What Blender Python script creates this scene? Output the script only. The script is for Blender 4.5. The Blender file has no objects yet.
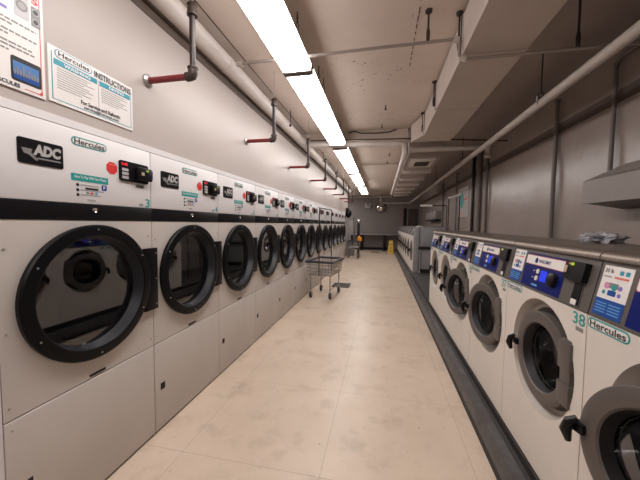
import bpy, bmesh, math, random
from mathutils import Vector, Matrix, noise as mnoise
random.seed(7)
PI = math.pi
SC = bpy.context.scene
COL = SC.collection

# ------------------------------------------------------------------ camera
YAW, PIT, ROL, FPX = 0.2054, 0.0548, 0.0107, 294.29
cam = bpy.data.objects.new('camera', bpy.data.cameras.new('camera'))
COL.objects.link(cam)
cam.data.sensor_width = 36.0
cam.data.lens = FPX / 640 * 36.0
cam.data.clip_start = 0.02
_r = Vector((math.cos(YAW), math.sin(YAW), 0))
_f = Vector((-math.sin(YAW), math.cos(YAW), 0))
_z = Vector((0, 0, 1))
_fw = _f * math.cos(PIT) - _z * math.sin(PIT)
_up = _z * math.cos(PIT) + _f * math.sin(PIT)
_cx = _r * math.cos(ROL) + _up * math.sin(ROL)
_cu = -_r * math.sin(ROL) + _up * math.cos(ROL)
m = Matrix((_cx, _cu, -_fw)).transposed().to_4x4()
m.translation = Vector((0, 0, 1.5))
cam.matrix_world = m
SC.camera = cam

# ------------------------------------------------------------------ world, view
w = bpy.data.worlds.new('world'); SC.world = w; w.use_nodes = True
w.node_tree.nodes['Background'].inputs[0].default_value = (0.9, 0.85, 0.82, 1)
w.node_tree.nodes['Background'].inputs[1].default_value = 0.05
SC.view_settings.view_transform = 'Standard'
SC.view_settings.look = 'None'
SC.view_settings.gamma = 1
SC.view_settings.exposure = 0.0
SC.view_settings.use_curve_mapping = False
LAMP = 15.5                      # emission of the fluorescent lenses

# ------------------------------------------------------------------ materials
MATS = {}
def mat(name, col, rough=0.5, metal=0.0, spec=0.5, noise=0.0, nscale=6.0, bump=0.0, bscale=30.0,
        emit=0.0, col2=None, coat=0.0, trans=0.0, stretch=(1, 1, 1)):
    if name in MATS: return MATS[name]
    M = bpy.data.materials.new(name); M.use_nodes = True
    nt = M.node_tree; b = nt.nodes['Principled BSDF']
    b.inputs['Base Color'].default_value = (*col, 1)
    b.inputs['Roughness'].default_value = rough
    b.inputs['Metallic'].default_value = metal
    b.inputs['Specular IOR Level'].default_value = spec
    b.inputs['Coat Weight'].default_value = coat
    b.inputs['Transmission Weight'].default_value = trans
    tc = nt.nodes.new('ShaderNodeTexCoord'); mp = nt.nodes.new('ShaderNodeMapping')
    mp.inputs['Scale'].default_value = stretch
    nt.links.new(tc.outputs['Object'], mp.inputs[0])
    if noise > 0 or col2:
        n = nt.nodes.new('ShaderNodeTexNoise'); n.inputs['Scale'].default_value = nscale
        n.inputs['Detail'].default_value = 6; n.inputs['Roughness'].default_value = 0.6
        nt.links.new(mp.outputs[0], n.inputs['Vector'])
        r = nt.nodes.new('ShaderNodeMapRange'); r.inputs[1].default_value = 0.35; r.inputs[2].default_value = 0.68
        nt.links.new(n.outputs[0], r.inputs[0])
        mx = nt.nodes.new('ShaderNodeMix'); mx.data_type = 'RGBA'
        c2 = col2 or tuple(c * (1 - noise) for c in col)
        mx.inputs[6].default_value = (*col, 1); mx.inputs[7].default_value = (*c2, 1)
        nt.links.new(r.outputs[0], mx.inputs[0]); nt.links.new(mx.outputs[2], b.inputs['Base Color'])
    if bump > 0:
        n2 = nt.nodes.new('ShaderNodeTexNoise'); n2.inputs['Scale'].default_value = bscale
        n2.inputs['Detail'].default_value = 3
        nt.links.new(mp.outputs[0], n2.inputs['Vector'])
        bp = nt.nodes.new('ShaderNodeBump'); bp.inputs['Strength'].default_value = bump
        bp.inputs['Distance'].default_value = 0.02
        nt.links.new(n2.outputs[0], bp.inputs['Height']); nt.links.new(bp.outputs[0], b.inputs['Normal'])
    if emit > 0:
        b.inputs['Emission Color'].default_value = (*col, 1); b.inputs['Emission Strength'].default_value = emit
    MATS[name] = M
    return M

HEADW = mat('dryer_header_enamel', (0.70, 0.665, 0.67), 0.4, noise=0.04, nscale=3)
WHITE = mat('dryer_enamel', (0.57, 0.515, 0.48), 0.42, noise=0.06, nscale=3)
WWHITE = mat('washer_enamel', (0.66, 0.60, 0.55), 0.38, noise=0.05, nscale=3)
CABSIDE = mat('cabinet_side', (0.42, 0.41, 0.41), 0.5)
SIDEGREY = mat('far_cabinet_side', (0.30, 0.30, 0.315), 0.5, noise=0.08)
BLACK = mat('black_plastic', (0.006, 0.005, 0.0065), 0.32, spec=0.25)
RINGBLK = mat('black_door_enamel', (0.0045, 0.004, 0.005), 0.34, spec=0.14)
INNERBLK = mat('door_throat', (0.016, 0.016, 0.020), 0.38, spec=0.35)
DARK = mat('dark_gap', (0.012, 0.01, 0.01), 0.8)
DRUM = mat('dryer_drum_steel', (0.035, 0.033, 0.033), 0.45, metal=0.6)
WDRUM = mat('washer_drum_steel', (0.38, 0.37, 0.37), 0.28, metal=0.9)
BEZEL = mat('grey_bezel', (0.115, 0.10, 0.092), 0.42, metal=0.2, spec=0.35)
TOPSTEEL = mat('brushed_top', (0.24, 0.195, 0.165), 0.40, metal=0.7, noise=0.12, nscale=5, stretch=(1, 12, 1))
DOORGREY = mat('washer_door_grey', (0.115, 0.098, 0.090), 0.42, metal=0.2, spec=0.35)
DOORLIP = mat('washer_door_lip', (0.012, 0.011, 0.012), 0.4, spec=0.2)
RECSHADE = mat('door_recess_shade', (0.43, 0.375, 0.33), 0.45)  # beige shading inside the dished recess, put into the colour
RUBBER = mat('gasket_rubber', (0.03, 0.03, 0.033), 0.5)
CHROME = mat('chrome', (0.7, 0.68, 0.66), 0.18, metal=1.0)
GALV = mat('galvanised_steel', (0.45, 0.42, 0.40), 0.38, metal=0.8)
TEAL = mat('teal_ink', (0.01, 0.27, 0.26), 0.4)
TEALB = mat('teal_blue_ink', (0.02, 0.27, 0.36), 0.4)
PAPER = mat('sticker_white', (0.72, 0.68, 0.66), 0.4)
PAPERG = mat('sticker_grey_text', (0.33, 0.31, 0.31), 0.5)
INK = mat('black_ink', (0.012, 0.011, 0.014), 0.4)
SILVER = mat('silver_ink', (0.42, 0.40, 0.39), 0.4)
SILVERD = mat('grey_ink', (0.2, 0.19, 0.19), 0.4)
RED = mat('red_ink', (0.62, 0.03, 0.03), 0.4)
REDSOFT = mat('soft_red_ink', (0.62, 0.16, 0.14), 0.4)
BLUE = mat('navy_panel', (0.004, 0.010, 0.115), 0.35, spec=0.2)
BLUE2 = mat('label_blue', (0.010, 0.060, 0.27), 0.4, spec=0.3)
SKYB = mat('sky_blue_ink', (0.12, 0.32, 0.62), 0.4)
SCREEN = mat('blue_display', (0.02, 0.05, 0.85), 0.3, emit=0.25)
PURPLE = mat('purple_ink', (0.22, 0.14, 0.45), 0.4)
PINK = mat('pink_ink', (0.6, 0.25, 0.4), 0.4)
LED = mat('green_led', (0.30, 0.50, 0.02), 0.4, emit=0.3)
LEDR = mat('red_led', (0.9, 0.02, 0.04), 0.4, emit=0.35)
GOLD = mat('chip_tan', (0.45, 0.32, 0.2), 0.4)
BEIGEKEY = mat('key_grey', (0.42, 0.40, 0.40), 0.5)
REDPIPE = mat('red_painted_pipe', (0.18, 0.014, 0.018), 0.36)
IRON = mat('dark_iron_pipe', (0.035, 0.026, 0.024), 0.38, metal=0.5, noise=0.3, nscale=15)
FITTING = mat('iron_fitting', (0.055, 0.038, 0.031), 0.5, metal=0.4)
PIPEWHITE = mat('white_pipe_paint', (0.66, 0.60, 0.565), 0.42, noise=0.08)
PIPEGREY = mat('painted_grey_pipe', (0.50, 0.44, 0.40), 0.5, noise=0.08)
WALLPIPE = mat('wall_grey_pipe', (0.16, 0.135, 0.125), 0.5)
DUCT = mat('painted_duct', (0.56, 0.48, 0.435), 0.55, noise=0.08, nscale=2)
ROD = mat('rusty_rod', (0.035, 0.025, 0.022), 0.7)
WALLL = mat('wall_paint_gloss_white', (0.43, 0.372, 0.345), 0.40, spec=0.3, noise=0.04, nscale=1.2, bump=0.10, bscale=1.6)
WALLR = mat('wall_paint_grey', (0.35, 0.29, 0.262), 0.27, noise=0.12, nscale=2, bump=0.38, bscale=3.2)
WALLB = mat('wall_paint_back', (0.30, 0.262, 0.255), 0.6, noise=0.08, nscale=2)
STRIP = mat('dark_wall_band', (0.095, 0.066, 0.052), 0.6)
CEILSHADE = mat('ceiling_right_shade', (0.37, 0.31, 0.285), 0.8, noise=0.1, nscale=2)  # ceiling colour darkened to carry the shade beyond the big duct
DOORM = mat('brown_door', (0.075, 0.055, 0.05), 0.5)
PLINTH = mat('plinth_grey_paint', (0.095, 0.09, 0.094), 0.42, col2=(0.045, 0.04, 0.04), nscale=9, bump=0.15, bscale=20)
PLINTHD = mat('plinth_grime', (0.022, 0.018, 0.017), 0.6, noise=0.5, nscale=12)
YELLOW = mat('yellow_plastic', (0.70, 0.45, 0.01), 0.4)
ORANGE = mat('orange_cloth', (0.85, 0.32, 0.02), 0.6)
RIM = mat('cart_rim_navy', (0.022, 0.026, 0.036), 0.5)
WIRE = mat('cart_wire', (0.30, 0.27, 0.25), 0.35, metal=0.6)
CASTER = mat('caster_rubber', (0.06, 0.045, 0.04), 0.6)
MAT_ = mat('floor_mat_black', (0.06, 0.055, 0.052), 0.6)
TABLETOP = mat('table_grey', (0.36, 0.33, 0.32), 0.5)
CLOTH = mat('crumpled_plastic', (0.40, 0.39, 0.42), 0.35, noise=0.35, nscale=14)
MIRROR = mat('mirror', (0.85, 0.83, 0.8), 0.04, metal=1.0)
HOOD = mat('hood_paint', (0.27, 0.235, 0.22), 0.5)
LENS = mat('fluorescent_lens', (1.0, 0.962, 0.935), 0.5, emit=LAMP)
CAPG = mat('fixture_end_cap', (0.22, 0.19, 0.175), 0.5)
HOUS = mat('fixture_housing', (0.7, 0.66, 0.62), 0.4)

GLASS = bpy.data.materials.new('door_glass'); GLASS.use_nodes = True
_b = GLASS.node_tree.nodes['Principled BSDF']
_b.inputs['Base Color'].default_value = (0.55, 0.55, 0.58, 1)
_b.inputs['Roughness'].default_value = 0.015
_b.inputs['Transmission Weight'].default_value = 1.0
_b.inputs['IOR'].default_value = 1.75

def floor_mat():
    M = bpy.data.materials.new('vinyl_floor'); M.use_nodes = True
    nt = M.node_tree; b = nt.nodes['Principled BSDF']; L = nt.links.new
    tc = nt.nodes.new('ShaderNodeTexCoord')
    def noise(sc, det, lo, hi, stretch=(1, 1, 1)):
        mp = nt.nodes.new('ShaderNodeMapping'); mp.inputs['Scale'].default_value = stretch
        n = nt.nodes.new('ShaderNodeTexNoise'); n.inputs['Scale'].default_value = sc; n.inputs['Detail'].default_value = det
        n.inputs['Roughness'].default_value = 0.65
        r = nt.nodes.new('ShaderNodeMapRange'); r.inputs[1].default_value = lo; r.inputs[2].default_value = hi
        L(tc.outputs['Object'], mp.inputs[0]); L(mp.outputs[0], n.inputs['Vector']); L(n.outputs[0], r.inputs[0])
        return r.outputs[0]
    def mix(fac, a, bb):
        mx = nt.nodes.new('ShaderNodeMix'); mx.data_type = 'RGBA'
        if isinstance(fac, float): mx.inputs[0].default_value = fac
        else: L(fac, mx.inputs[0])
        for i, c in ((6, a), (7, bb)):
            if isinstance(c, tuple): mx.inputs[i].default_value = (*c, 1)
            else: L(c, mx.inputs[i])
        return mx.outputs[2]
    def mul(a, k):
        mm = nt.nodes.new('ShaderNodeMath'); mm.operation = 'MULTIPLY'; L(a, mm.inputs[0])
        if isinstance(k, float): mm.inputs[1].default_value = k
        else: L(k, mm.inputs[1])
        return mm.outputs[0]
    c = mix(noise(1.3, 5, .35, .7), (0.69, 0.56, 0.45), (0.60, 0.475, 0.37))
    c = mix(mul(noise(3.5, 9, .52, .72), 0.55), c, (0.36, 0.26, 0.185))
    c = mix(mul(noise(22, 5, .655, .71), 0.7), c, (0.14, 0.095, 0.07))
    br = nt.nodes.new('ShaderNodeTexBrick')
    br.inputs['Scale'].default_value = 1.0; br.inputs['Mortar Size'].default_value = 0.0022
    br.inputs['Brick Width'].default_value = 0.915; br.inputs['Row Height'].default_value = 0.915
    br.offset = 0.0
    br.inputs['Color1'].default_value = (0, 0, 0, 1); br.inputs['Color2'].default_value = (0, 0, 0, 1)
    br.inputs['Mortar'].default_value = (1, 1, 1, 1)
    mp = nt.nodes.new('ShaderNodeMapping'); mp.inputs['Location'].default_value = (0.33, 0.2, 0)
    L(tc.outputs['Object'], mp.inputs[0]); L(mp.outputs[0], br.inputs['Vector'])
    c = mix(mul(br.outputs['Color'], 0.42), c, (0.22, 0.15, 0.11))
    L(c, b.inputs['Base Color'])
    rr = nt.nodes.new('ShaderNodeMapRange'); rr.inputs[3].default_value = 0.30; rr.inputs[4].default_value = 0.45
    L(noise(3, 4, .3, .7), rr.inputs[0]); L(rr.outputs[0], b.inputs['Roughness'])
    b.inputs['Specular IOR Level'].default_value = 0.42
    return M
def ceil_mat():
    M = bpy.data.materials.new('ceiling_concrete'); M.use_nodes = True
    nt = M.node_tree; b = nt.nodes['Principled BSDF']; L = nt.links.new
    tc = nt.nodes.new('ShaderNodeTexCoord')
    def noise(sc, det, lo, hi):
        n = nt.nodes.new('ShaderNodeTexNoise'); n.inputs['Scale'].default_value = sc; n.inputs['Detail'].default_value = det
        r = nt.nodes.new('ShaderNodeMapRange'); r.inputs[1].default_value = lo; r.inputs[2].default_value = hi
        L(tc.outputs['Object'], n.inputs['Vector']); L(n.outputs[0], r.inputs[0]); return r.outputs[0]
    def mix(fac, a, bb):
        mx = nt.nodes.new('ShaderNodeMix'); mx.data_type = 'RGBA'; L(fac, mx.inputs[0])
        for i, c in ((6, a), (7, bb)):
            if isinstance(c, tuple): mx.inputs[i].default_value = (*c, 1)
            else: L(c, mx.inputs[i])
        return mx.outputs[2]
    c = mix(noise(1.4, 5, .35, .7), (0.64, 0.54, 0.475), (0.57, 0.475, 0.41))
    # chipped dark specks gathered in patches
    a = noise(1.3, 2, .50, .62); s = noise(26, 3, .655, .70)
    mm = nt.nodes.new('ShaderNodeMath'); mm.operation = 'MULTIPLY'; L(a, mm.inputs[0]); L(s, mm.inputs[1])
    c = mix(mm.outputs[0], c, (0.07, 0.045, 0.035))
    L(c, b.inputs['Base Color']); b.inputs['Roughness'].default_value = 0.75
    n = nt.nodes.new('ShaderNodeTexNoise'); n.inputs['Scale'].default_value = 5
    L(tc.outputs['Object'], n.inputs['Vector'])
    bp = nt.nodes.new('ShaderNodeBump'); bp.inputs['Strength'].default_value = 0.25; bp.inputs['Distance'].default_value = 0.03
    L(n.outputs[0], bp.inputs['Height']); L(bp.outputs[0], b.inputs['Normal'])
    return M
FLOORM, CEILM = floor_mat(), ceil_mat()

# ------------------------------------------------------------------ mesh helpers
_text = {}
def text_geo(s, bold=0.0):
    k = (s, bold)
    if k in _text: return _text[k]
    cu = bpy.data.curves.new('t', 'FONT'); cu.body = s; cu.offset = bold; cu.resolution_u = 3
    ob = bpy.data.objects.new('t', cu); COL.objects.link(ob)
    dg = bpy.context.evaluated_depsgraph_get(); dg.update()
    me = ob.evaluated_get(dg).to_mesh()
    vs = [(v.co.x, v.co.y) for v in me.vertices]; fs = [tuple(p.vertices) for p in me.polygons]
    x0 = min(v[0] for v in vs); x1 = max(v[0] for v in vs); y0 = min(v[1] for v in vs); y1 = max(v[1] for v in vs)
    vs = [((x - x0) / (x1 - x0), (y - y0) / (y1 - y0)) for x, y in vs]
    bpy.data.objects.remove(ob); bpy.data.curves.remove(cu)
    _text[k] = (vs, fs); return _text[k]

class B:
    """collects shapes with several materials and links them as ONE mesh object"""
    def __init__(s, frame=None):
        s.v = []; s.f = []; s.fm = []; s.mats = []
        s.frame = frame                                       # (origin, u, v, n)
    def mi(s, m):
        if m not in s.mats: s.mats.append(m)
        return s.mats.index(m)
    def add(s, vs, fs, m):
        o = len(s.v); s.v += [tuple(v) for v in vs]; k = s.mi(m)
        for f in fs: s.f.append(tuple(i + o for i in f)); s.fm.append(k)
        return s
    def bm(s, bmh, m):
        bmh.verts.index_update()
        s.add([v.co[:] for v in bmh.verts], [[v.index for v in f.verts] for f in bmh.faces], m); bmh.free(); return s
    def box(s, x0, x1, y0, y1, z0, z1, m, bev=0.0, seg=2):
        b = bmesh.new(); r = bmesh.ops.create_cube(b, size=1)
        for v in b.verts:
            v.co = Vector(((x0 + x1) / 2 + v.co.x * (x1 - x0), (y0 + y1) / 2 + v.co.y * (y1 - y0), (z0 + z1) / 2 + v.co.z * (z1 - z0)))
        if bev: bmesh.ops.bevel(b, geom=b.edges[:], offset=bev, segments=seg, profile=0.5, affect='EDGES')
        return s.bm(b, m)
    def tube(s, pts, r, m, n=10, caps=True, closed=False):
        pts = [Vector(p) for p in pts]; rs = r if isinstance(r, (list, tuple)) else [r] * len(pts)
        vs = []; fs = []; N = len(pts); ref = None
        for i, p in enumerate(pts):
            a = pts[(i - 1) % N] if (i > 0 or closed) else p; c = pts[(i + 1) % N] if (i < N - 1 or closed) else p
            t = ((p - a).normalized() + (c - p).normalized()); t = t.normalized() if t.length > 1e-6 else Vector((0, 0, 1))
            if ref is None: ref = Vector((0, 0, 1)) if abs(t.z) < 0.9 else Vector((1, 0, 0))
            u = (ref - t * ref.dot(t))
            if u.length < 1e-4: u = Vector((0, 1, 0)) - t * t.y
            u.normalize(); ref = u; v = t.cross(u)
            for k in range(n):
                an = 2 * PI * k / n; vs.append(p + (u * math.cos(an) + v * math.sin(an)) * rs[i])
        for i in range(N if closed else N - 1):
            j = (i + 1) % N
            for k in range(n):
                q = (k + 1) % n; fs.append((i * n + k, i * n + q, j * n + q, j * n + k))
        if caps and not closed:
            fs.append(tuple(range(n))[::-1]); fs.append(tuple((N - 1) * n + k for k in range(n)))
        return s.add(vs, fs, m)
    def lathe(s, prof, c, m, axis='x', n=48, wave=None):
        """prof: list of (along, radius) or (along, radius, material)"""
        ax = {'x': (Vector((1, 0, 0)), Vector((0, 1, 0)), Vector((0, 0, 1))),
              'y': (Vector((0, 1, 0)), Vector((0, 0, 1)), Vector((1, 0, 0))),
              'z': (Vector((0, 0, 1)), Vector((1, 0, 0)), Vector((0, 1, 0)))}[axis]
        c = Vector(c)
        for i in range(len(prof) - 1):
            a0, r0 = prof[i][:2]; a1, r1 = prof[i + 1][:2]; mm = prof[i][2] if len(prof[i]) > 2 else m
            ring = lambda a, r: [c + ax[0] * a + (ax[1] * math.cos(2 * PI * k / n) + ax[2] * math.sin(2 * PI * k / n)) * r for k in range(n)]
            if r0 < 1e-6: s.add([c + ax[0] * a0] + ring(a1, r1), [(0, 1 + k, 1 + (k + 1) % n) for k in range(n)], mm)
            elif r1 < 1e-6: s.add(ring(a0, r0) + [c + ax[0] * a1], [(k, (k + 1) % n, n) for k in range(n)], mm)
            else: s.add(ring(a0, r0) + ring(a1, r1), [(k, (k + 1) % n, n + (k + 1) % n, n + k) for k in range(n)], mm)
        return s
    def sphere(s, c, r, m, sc=(1, 1, 1), u=14, v=10):
        b = bmesh.new(); bmesh.ops.create_uvsphere(b, u_segments=u, v_segments=v, radius=r)
        for q in b.verts: q.co = Vector((q.co.x * sc[0] + c[0], q.co.y * sc[1] + c[1], q.co.z * sc[2] + c[2]))
        return s.bm(b, m)
    # --- drawing on a plane
    def P(s, u, v, n=0.0):
        o, U, V, Nn = s.frame; return o + U * u + V * v + Nn * n
    def poly(s, pts, n1, m, n0=0.0):
        k = len(pts); vs = [s.P(u, v, n1) for u, v in pts] + [s.P(u, v, n0) for u, v in pts]
        fs = [tuple(range(k))] + [(i, k + i, k + (i + 1) % k, (i + 1) % k) for i in range(k)]
        return s.add(vs, fs, m)
    def rrect(s, u0, u1, v0, v1, r, n1, m, n0=0.0, seg=5):
        if r <= 0: return s.poly([(u0, v0), (u1, v0), (u1, v1), (u0, v1)], n1, m, n0)
        pts = []
        for cu, cv, a in ((u1 - r, v0 + r, -90), (u1 - r, v1 - r, 0), (u0 + r, v1 - r, 90), (u0 + r, v0 + r, 180)):
            for i in range(seg + 1):
                t = math.radians(a + 90 * i / seg); pts.append((cu + r * math.cos(t), cv + r * math.sin(t)))
        return s.poly(pts, n1, m, n0)
    def disc(s, u, v, r, n1, m, n0=0.0, k=24, rot=0.0):
        return s.poly([(u + r * math.cos(rot + 2 * PI * i / k), v + r * math.sin(rot + 2 * PI * i / k)) for i in range(k)], n1, m, n0)
    def text(s, t, u0, u1, v0, v1, n1, m, bold=0.0, shear=0.0):
        vs, fs = text_geo(t, bold)
        return s.add([s.P(u0 + x * (u1 - u0) + shear * y * (v1 - v0), v0 + y * (v1 - v0), n1) for x, y in vs], fs, m)
    def mesh(s, name, ang=0.6):
        me = bpy.data.meshes.new(name); me.from_pydata(s.v, [], s.f)
        for mt in s.mats: me.materials.append(mt)
        me.polygons.foreach_set('material_index', s.fm)
        b = bmesh.new(); b.from_mesh(me)
        bmesh.ops.remove_doubles(b, verts=b.verts[:], dist=1e-5)
        if not s.frame: bmesh.ops.recalc_face_normals(b, faces=b.faces[:])
        b.to_mesh(me); b.free()
        me.polygons.foreach_set('use_smooth', [True] * len(me.polygons)); me.set_sharp_from_angle(angle=ang); me.update()
        return me
    def build(s, name, parent=None, loc=(0, 0, 0), label=None):
        o = bpy.data.objects.new(name, s.mesh(name)); COL.objects.link(o); o.location = loc
        if parent: o.parent = parent
        if label: o['label'] = label
        return o

def thing(name, label, cat, loc=(0, 0, 0), rz=0, group=None):
    o = bpy.data.objects.new(name, None); COL.objects.link(o); o.empty_display_size = 0.1
    o.location = loc; o.rotation_euler = (0, 0, rz); o['label'] = label; o['category'] = cat
    if group: o['group'] = group
    return o
def tag(o, label, cat, group=None):
    o['label'] = label; o['category'] = cat
    if group: o['group'] = group
    return o
def struct(o): o['kind'] = 'structure'; return o
KIDS = {}
def kids(o): return [c for c in bpy.data.objects if c.parent == o]
def dup(o, parent=None):
    c = o.copy(); COL.objects.link(c)
    if parent: c.parent = parent
    for k in kids(o): dup(k, c)
    return c
def dupthing(o, label, loc, rz=None):
    c = dup(o); c['label'] = label; c.location = loc
    if rz is not None: c.rotation_euler = (0, 0, rz)
    return c

def panel_hole(b, x, y0, y1, z0, z1, cy, cz, r, m, n=64):
    """sheet in the plane x=const with a round hole"""
    ang = [2 * PI * i / n for i in range(n)]
    for yy in (y0, y1):
        for zz in (z0, z1): ang.append(math.atan2(zz - cz, yy - cy) % (2 * PI))
    ang = sorted(set(ang)); inn = []; out = []
    for a in ang:
        c, s_ = math.cos(a), math.sin(a); t = 1e9
        if c > 1e-9: t = min(t, (y1 - cy) / c)
        if c < -1e-9: t = min(t, (y0 - cy) / c)
        if s_ > 1e-9: t = min(t, (z1 - cz) / s_)
        if s_ < -1e-9: t = min(t, (z0 - cz) / s_)
        inn.append((x, cy + r * c, cz + r * s_)); out.append((x, cy + t * c, cz + t * s_))
    k = len(ang)
    b.add(inn + out, [(i, (i + 1) % k, k + (i + 1) % k, k + i) for i in range(k)], m)

# ------------------------------------------------------------------ the room shell
XL, XR, ZC, YB, YN = -1.55, 2.10, 3.20, 17.9, -2.6
YLE = 13.7                                              # where the left wall ends and the alcove opens
b = B(); b.box(-3.4, XR + 0.1, YN - 0.1, YB + 0.1, -0.12, 0, FLOORM); struct(b.build('floor'))
b = B(); b.box(-3.4, 1.02, YN, YB, ZC, ZC + 0.12, CEILM); b.box(1.02, XR + 0.1, YN, YB, ZC, ZC + 0.12, CEILSHADE); struct(b.build('ceiling'))
b = B(); b.box(XL - 0.1, XL, YN, YLE, 1.99, ZC, WALLL); b.box(XL - 1.25, XL - 1.1, YN, YLE, 0, ZC, WALLL)
b.box(XL - 1.1, XL, YLE - 0.1, YLE, 0, ZC, WALLL)
struct(b.build('wall_left'))
b = B(); b.box(-3.4, -3.3, YLE, YB, 0, ZC, WALLB); struct(b.build('wall_alcove'))
b = B(); b.box(XR, XR + 0.1, YN, YB, 0, ZC, WALLR); struct(b.build('wall_right'))
b = B(); b.box(-3.4, XR + 0.1, YB, YB + 0.1, 0, ZC, WALLB); struct(b.build('wall_back'))
b = B(); b.box(-3.4, XR + 0.1, YN - 0.1, YN, 0, ZC, WALLR); struct(b.build('wall_near'))
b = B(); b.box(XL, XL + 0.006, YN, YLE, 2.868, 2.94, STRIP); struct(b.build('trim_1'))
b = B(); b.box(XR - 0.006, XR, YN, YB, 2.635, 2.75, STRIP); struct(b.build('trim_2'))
b = B(); b.box(-1.56, -1.529, 0.0, 12.6, 1.9665, 2.005, HEADW); struct(b.build('trim_3'))
b = B(); b.box(-3.3, 0.7, YB - 0.02, YB, 0, 0.13, DARK); struct(b.build('baseboard_back'))
# ceiling crack line by the left wall, and the cross beam
b = B(); b.box(-1.44, -1.432, YN, 13.6, ZC - 0.004, ZC + 0.001, STRIP); struct(b.build('trim_4'))
b = B(); b.box(XL, 0.42, 5.50, 5.75, 3.04, ZC, CEILM); struct(b.build('beam'))
b = B()
for i in range(22):
    y = 1.2 + i * 0.1 + random.uniform(-.01, .01); b.box(0.255 - 0.003 * i / 22, 0.262, y, y + random.uniform(.03, .09), ZC - 0.003, ZC + 0.001, STRIP)
struct(b.build('trim_7'))
# door in the back wall and the dark opening beside it
b = B(); b.box(1.50, 2.05, YB - 0.05, YB, 0, 2.42, DOORM); d = struct(b.build('door_1'))
b = B(); b.box(1.56, 1.60, YB - 0.10, YB - 0.05, 1.0, 1.04, CHROME); b.build('door_handle', d)
b = B(); b.box(1.24, 1.42, YB - 0.03, YB, 0, 2.45, DARK); struct(b.build('door_2'))
# plinth under the washers
b = B()
PY0, PY1 = -0.6, 16.6
prof = [(0.70, 0.0), (0.704, 0.050), (0.718, 0.125), (0.730, 0.145), (0.782, 0.15), (0.788, 0.142), (0.811, 0.15), (0.812, 0.198), (XR, 0.20), (XR, 0.0)]
for i in range(7):
    (xa, za), (xb, zb) = prof[i], prof[i + 1]
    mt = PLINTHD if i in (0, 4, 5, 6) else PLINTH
    b.add([(xa, PY0, za), (xb, PY0, zb), (xb, PY1, zb), (xa, PY1, za)], [(0, 1, 2, 3)], mt)
b.add([(0.812, PY0, 0.198), (XR, PY0, 0.2), (XR, PY1, 0.2), (0.812, PY1, 0.198)], [(0, 1, 2, 3)], PLINTH)
for y in (PY0, PY1): b.add([(x, y, z) for x, z in prof], [tuple(range(len(prof)))], PLINTHD)
struct(b.build('trim_5'))

# ------------------------------------------------------------------ fluorescent fixtures
FX0, FX1, FZ = -0.935, -0.66, 2.90
def fixture(y0, y1, label, xo=0.0):
    L_ = y1 - y0; t = thing('fluorescent_fixture', label, 'ceiling light', (xo, y0, FZ), 0, 'fluorescent fixtures down the ceiling')
    b = B(); b.box(FX0 + 0.03, FX1 - 0.03, 0.0, L_, 0.068, 0.11, HOUS, 0.004)
    b.box(FX0, FX1, 0, 0.03, -0.002, 0.075, CAPG); b.box(FX0, FX1, L_ - 0.03, L_, -0.002, 0.075, CAPG)
    b.box(FX0, FX1, L_ / 2 - 0.012, L_ / 2 + 0.012, -0.001, 0.06, HOUS)
    b.build('housing', t)
    for a0, a1 in ((0.03, L_ / 2 - 0.012), (L_ / 2 + 0.012, L_ - 0.03)):
        b = B(); pr = [(FX0 + .02, 0.068), (FX0, 0.055), (FX0 + 0.01, 0.006), (FX0 + .03, 0), (FX1 - .03, 0), (FX1 - .01, 0.006), (FX1, 0.055), (FX1 - .02, 0.068)]
        k = len(pr); b.add([(x, a0, z) for x, z in pr] + [(x, a1, z) for x, z in pr],
              [(i, (i + 1) % k, k + (i + 1) % k, k + i) for i in (0, 6, 7)] + [tuple(range(k)), tuple(range(k, 2 * k))], HOUS)
        b.add([(x, a0, z) for x, z in pr] + [(x, a1, z) for x, z in pr], [(i, i + 1, k + i + 1, k + i) for i in (1, 2, 3, 4, 5)], LENS)
        b.build('lens', t)
    for yy in (0.45, 0.72, L_ - 0.35):
        for xx in (FX1 - 0.04, ):
            b = B()
            for q in range(3):
                zc = 0.13 + q * 0.06; a = (0.011, 0) if q % 2 else (0, 0.011)
                b.tube([(xx + a[0] * math.cos(t2), yy + a[1] * math.cos(t2), zc + 0.034 * math.sin(t2)) for t2 in [2 * PI * i / 12 for i in range(12)]], 0.0035, ROD, 5, closed=True)
            b.tube([(xx, yy, 0.095), (xx, yy, 0.11)], 0.004, ROD, 5); b.tube([(xx, yy, 0.27), (xx, yy, ZC - FZ)], 0.005, ROD, 5)
            b.build('hanging_chain', t)
    return t
for (y0, y1, lb) in ((-2.5, 0.18, 'added unseen fluorescent fill light behind the viewer, above the near end of the aisle'),  # added fill light out of view, brightens the foreground
                 (0.25, 2.72, 'long lit fluorescent fixture nearest the camera, running off the top of the photo'),
                 (2.745, 5.29, 'long lit fluorescent fixture, second from the camera, ending at the cross pipe'),
                 (5.60, 8.22, 'long lit fluorescent fixture just beyond the cross pipe'),
                 (8.48, 10.95, 'lit fluorescent fixture, second beyond the cross pipe'),
                 (11.50, 14.10, 'farthest lit fluorescent fixture, small in front of the back wall')):
    fixture(y0, y1, lb)
fixture(14.7, 17.2, 'added unseen fluorescent fill light in the side alcove past the end of the dryers', -1.7)  # added fill light hidden in the alcove, brightens the far end

# ------------------------------------------------------------------ dryers
DW = 0.836; DX = -1.53; DY0 = 0.890
CY, CZ, RR = 0.42, 1.119, 0.364
def hercules(b, u0, u1, v0, v1):
    r = (v1 - v0) / 2
    b.rrect(u0, u1, v0, v1, r, 0.0012, TEAL); q = 0.14 * (v1 - v0)
    b.rrect(u0 + q, u1 - q, v0 + q, v1 - q, r - q, 0.0018, PAPER)
    du, dv = (u1 - u0) * 0.07, (v1 - v0) * 0.18
    b.text('Hercules', u0 + du, u1 - du, v0 + dv, v1 - dv * 0.95, 0.0024, INK, 0.022)

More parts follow.
